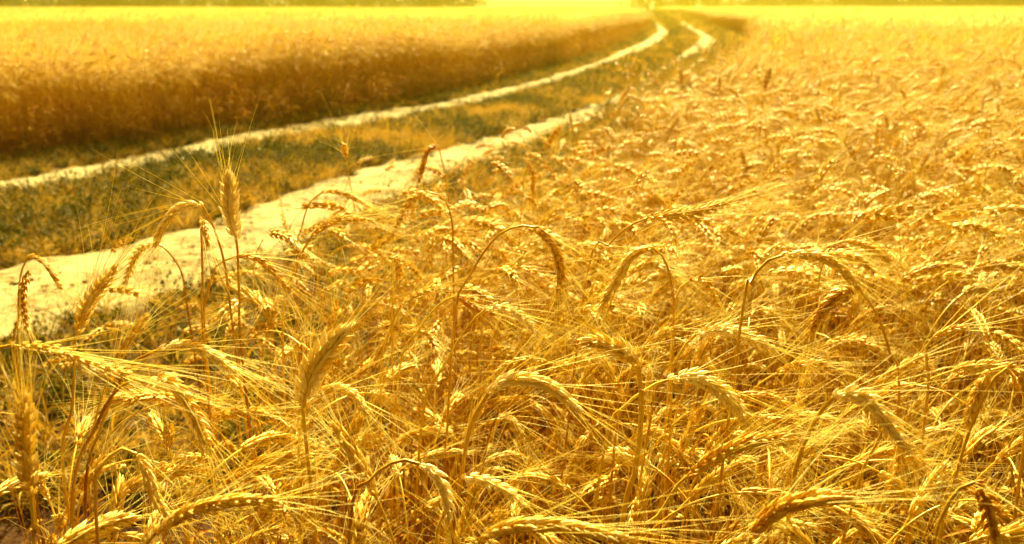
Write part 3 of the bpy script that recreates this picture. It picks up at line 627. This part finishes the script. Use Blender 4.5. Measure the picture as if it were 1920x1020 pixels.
while len(placed) < N_FILL and tries < 60000:
    tries += 1
    y = rng.uniform(.30, 1.62); x = rng.uniform(-1.0, 1.25)
    if x < poly(y, RIGHT_EDGE) + .04 + rng.normal(0, .03): continue
    pi = int(rng.integers(len(protos))); pr, word, em, et = protos[pi]; sc = rng.uniform(.74, .95); rz = rng.normal(.1, 1.3)
    c, s = math.cos(rz), math.sin(rz); W = lambda v: np.array([x + sc * (c * v[0] - s * v[1]), y + sc * (s * v[0] + c * v[1]), sc * v[2]])
    m = W(em); t = W(et)
    if not .58 < m[2] < (.80 if rng.random() < .8 else .90) or np.linalg.norm(m - (0, 0, H)) < .74: continue
    px, py = project(m)
    if not (-20 < px < 1940 and 120 < py < 1040) or (px < 90 and py > 960): continue
    if py < np.interp(px, [0, 250, 560, 900, 1100, 1300, 1920], [640, 590, 470, 330, 240, 200, 240]): continue
    if any((px - a) ** 2 + (py - b) ** 2 < 26 ** 2 for a, b, *_ in placed): continue
    if m[2] > .76 and any((px - a) ** 2 + (py - b) ** 2 < 55 ** 2 for _, a, b in hero_pos): continue
    if any(m[1] < c + .03 and (px - a) ** 2 + (py - b) ** 2 < 62 ** 2 for a, b, c in hero_stem): continue
    placed.append((px, py, x, y, rz, sc, pi, word, project(t)[0] - px))
placed.sort(key=lambda q: q[3])
seen = {}
for px, py, x, y, rz, sc, pi, word, dx in placed:
    root = protos[pi][0]
    if used[pi]: root = copy_tree(root)
    used[pi] = True
    root.location = (x, y, -.005); root.rotation_euler = (0, 0, rz); root.scale = (sc,) * 3
    nick, hx, hy = min(hero_pos, key=lambda q: (q[1] - px) ** 2 + (q[2] - py) ** 2)
    ddx, ddy = px - hx, py - hy
    rel = ('just right of' if ddx > 0 else 'just left of') if abs(ddx) > abs(ddy) else ('below' if ddy > 0 else 'behind and above')
    face = 'to the right' if dx > 18 else 'to the left' if dx < -18 else 'end-on'
    nk = nick if len(nick.split()) <= 7 else ' '.join(nick.split()[:7])
    lab = '%s stalk %s, %s the %s' % (word, face, rel, nk)
    seen[lab] = num = seen.get(lab, 0) + 1
    if num > 1: lab = ['', '', 'second ', 'third ', 'fourth ', 'fifth ', 'sixth ', 'seventh ', 'eighth '][min(8, num)] + ' '.join(lab.split()[:15])
    tag(root, lab, 'wheat', GROUP)
for i, u in enumerate(used):
    if not u:
        for ch in list(protos[i][0].children_recursive): bpy.data.objects.remove(ch)
        bpy.data.objects.remove(protos[i][0])
print('FILL', len(placed), tries)

# ------------------------------------------------------------------ wild grasses and weed clumps standing in the crop
def wild_grass(stem_px, Y, branches, label):
    rg = np.random.default_rng(sum(map(ord, label)))
    S3 = [onplane(x, y, Y) for x, y in stem_px]; base = np.array([S3[0][0], Y + .02, 0.]); P, _ = catmull([base] + S3, 30)
    root = link(bpy.data.objects.new('wild_grass', None)); root.location = base; P = P - base
    g = Geo(); g.merge(stem_geo(P, .0010, .0004, 5)); obj('stem', g.mesh('stem', M_STEM), root)
    h = Geo()
    for bx in branches:
        p = P[int(bx[0] * 29)]; d = np.array([bx[1], rg.uniform(-.4, .4), bx[2]]); d = d / np.linalg.norm(d) * bx[3]
        Q = np.array([p + d * t - np.array([0, 0, .25 * bx[3] * t * t]) for t in np.linspace(0, 1, 6)]); V, F_ = tube(Q, np.linspace(.0004, .00025, 6), 3); h.add(V, F_, tint=.7)
        for q in range(5):
            c = Q[min(5, 1 + q)]; ax = norm(d + rg.normal(0, .02, 3)) * .009; x = norm(np.cross(ax, rg.normal(0, 1, 3))) * .0014; y_ = norm(np.cross(ax, x)) * .0014
            h.add([c, c + ax * .5 + x, c + ax * .5 + y_, c + ax * .5 - x, c + ax * .5 - y_, c + ax], T=[[0, 2, 1], [0, 3, 2], [0, 4, 3], [0, 1, 4], [5, 1, 2], [5, 2, 3], [5, 3, 4], [5, 4, 1]], tint=.8)
    obj('seed_head', h.mesh('seed_head', M_AWN), root); tag(root, label, 'wild grass')
wild_grass([(1686, 620), (1688, 480), (1685, 370), (1697, 215)], 1.35, [(.62, -1, .55, .07), (.66, 1, .5, .06), (.72, -1, .3, .05), (.8, .8, .9, .05), (.9, -.3, 1, .04)], 'thin wild grass with forked seed head rising above the wheat on the right')
wild_grass([(1800, 620), (1822, 480), (1845, 350), (1860, 232)], 1.5, [(.6, 1, .8, .08), (.72, .8, 1, .07), (.8, -.7, 1, .06), (.88, .5, 1, .06), (.96, .2, 1, .05)], 'tall pale wild grass near the right frame edge')
def bush(x, y, h, w, mat, label, n=260, name='weed_clump'):
    rg = np.random.default_rng(int(abs(x) * 77 + y)); g = Geo(); root = link(bpy.data.objects.new(name, None)); z = gz(x, y); root.location = (x, y, z); st = Geo()
    for s in range(9):
        az = rg.uniform(0, 6.3); r = w * .5 * rg.uniform(.2, 1); tip = np.array([math.cos(az) * r, math.sin(az) * r, h * rg.uniform(.6, 1)]); P, _ = catmull([(0, 0, 0), tip * (.35, .35, .55), tip], 8); st.merge(stem_geo(P, .003, .001, 4))
        for k in range(n // 9):
            p = P[rg.integers(2, 8)] + rg.normal(0, .05 * w + .01, 3); q = rg.uniform(.012, .03) * (1 + w); a_ = norm(rg.normal(0, 1, 3)); b_ = norm(np.cross(a_, rg.normal(0, 1, 3)))
            g.add([p, p + a_ * q + b_ * q * .4, p + a_ * q * 2, p + a_ * q - b_ * q * .4], [[0, 1, 2, 3]], tint=rg.uniform(0, 1))
    obj('stems', st.mesh('stems', M_STEM), root); obj('foliage', g.mesh('foliage', mat, False), root); tag(root, label, 'weed')
bush(9.2, 23.5, .98, .7, M_DRYG, 'brownish weed clump poking out of the right field, the larger one')
bush(7.0, 20.6, .94, .35, M_DRYG, 'small brownish weed poking out of the wheat, left of the larger clump')
bush(1.42, 11.0, .75, .55, M_DRYG, 'tall yellow dry weed standing at the edge of the right rut')
#bush(1.46, 2.45, .86, .30, M_WEED, 'dark green weed among the wheat at the right frame edge')
#bush(-3.9, 7.1, .5, .4, M_WEED, 'dark weed at the foot of the left field front edge')

# ------------------------------------------------------------------ trees beyond the fields
def tree_proto(rg, h, w):
    tr = Geo(); P, _ = catmull([(0, 0, 0), (rg.normal(0, .1), rg.normal(0, .1), h * .3), (rg.normal(0, .3), rg.normal(0, .3), h * .8)], 12); tr.merge(stem_geo(P, h * .028, h * .006, 8)); tips = []
    for b in range(11):
        q = rg.uniform(.12, .8); p = P[int(q * 11)]; az = rg.uniform(0, 6.3); L = w * .48 * (1.15 - .5 * q); tip = p + np.array([math.cos(az) * L, math.sin(az) * L, L * rg.uniform(.1, .7)])
        B, _ = catmull([p, p * .5 + tip * .5 + (0, 0, -.1), tip], 6); tr.merge(stem_geo(B, h * .009, h * .003, 5)); tips.append(tip)
    tips.append(P[-1]); g = Geo(); cl = []
    for t in tips:
        for k in range(6): cl.append(t + rg.normal(0, w * .13, 3))
    for k in range(30):  # low skirt of shoots
        az = rg.uniform(0, 6.3); cl.append(np.array([math.cos(az) * w * rg.uniform(.2, .45), math.sin(az) * w * rg.uniform(.2, .45), rg.uniform(.3, h * .3)]))
    V, Q, tt = [], [], []
    for c in cl:
        m = 34; p = c + rg.normal(0, 1, (m, 3)) * (w * .075); p[:, 2] = np.maximum(p[:, 2], .1); a_ = norm(rg.normal(0, 1, (m, 3))); b_ = norm(np.cross(a_, rg.normal(0, 1, (m, 3)))); s = rg.uniform(.10, .2, (m, 1))
        V.append(np.stack([p, p + a_ * s + b_ * s * .6, p + a_ * s * 2, p + a_ * s - b_ * s * .6], 1).reshape(-1, 3)); tt.append(np.repeat(np.clip(rg.normal(.5, .2) + rg.normal(0, .15, m), 0, 1), 4))
    V = np.vstack(V); g.add(V, np.arange(len(V)).reshape(-1, 4), tint=np.concatenate(tt)); return tr.mesh('trunk', M_BARK), g.mesh('crown', M_CROWN, False)
rg = np.random.default_rng(3)
tp = [tree_proto(rg, h, w) for h, w in ((8, 6), (6.5, 6.5), (9, 5.5), (5, 5))]
ordw = ['first', 'second', 'third', 'fourth', 'fifth', 'sixth', 'seventh', 'eighth', 'ninth', 'tenth', 'eleventh', 'twelfth', 'thirteenth', 'fourteenth', 'fifteenth', 'sixteenth', 'seventeenth', 'eighteenth', 'nineteenth', 'twentieth', 'twenty-first', 'twenty-second', 'twenty-third', 'twenty-fourth']
def tree_row(px0, px1, y0, y1, n, where):
    for i in range(n):
        u = i / (n - 1); px = px0 + (px1 - px0) * u; Y = y0 + (y1 - y0) * u + rg.uniform(-1.5, 1.5); x = (px - 960) / F * Y * 1.0
        k = int(rg.integers(4)); root = link(bpy.data.objects.new('tree', None)); root.location = (x, Y, gz(x, Y) - .05); root.rotation_euler = (0, 0, rg.uniform(0, 6.3)); root.scale = (rg.uniform(.85, 1.2),) * 3
        obj('trunk', tp[k][0], root); obj('crown', tp[k][1], root)
        tag(root, '%s leafy tree from the left in the %s' % (ordw[i], where), 'tree', 'trees in the ' + where)
tree_row(-60, 880, 112, 96, 19, 'tree line behind the left field')
tree_row(1205, 1990, 140, 136, 20, 'tree line behind the right field')

# ------------------------------------------------------------------ haze volume, added to give the sun glow
g = Geo(); X0, X1, Y0_, Y1_, Z0, Z1 = -900, 900, -400, 900, -4, 32
g.add([(x, y, z) for z in (Z0, Z1) for y in (Y0_, Y1_) for x in (X0, X1)], [[0, 2, 3, 1], [4, 5, 7, 6], [0, 1, 5, 4], [2, 6, 7, 3], [0, 4, 6, 2], [1, 3, 7, 5]])
m, t = new_mat('haze'); out = t.nodes.new('ShaderNodeOutputMaterial'); pv = t.nodes.new('ShaderNodeVolumePrincipled')
pv.inputs['Color'].default_value = (1.0, .93, .08, 1); pv.inputs['Density'].default_value = .0031; pv.inputs['Anisotropy'].default_value = .90
t.links.new(pv.outputs[0], out.inputs['Volume'])
hz = obj('haze', g.mesh('haze', m, False)); tag(hz, 'bright yellow haze added for the sun glow over the far fields', 'haze', kind='stuff')
print('INSTANCES', len(right_pts), len(left_pts), len(vp))
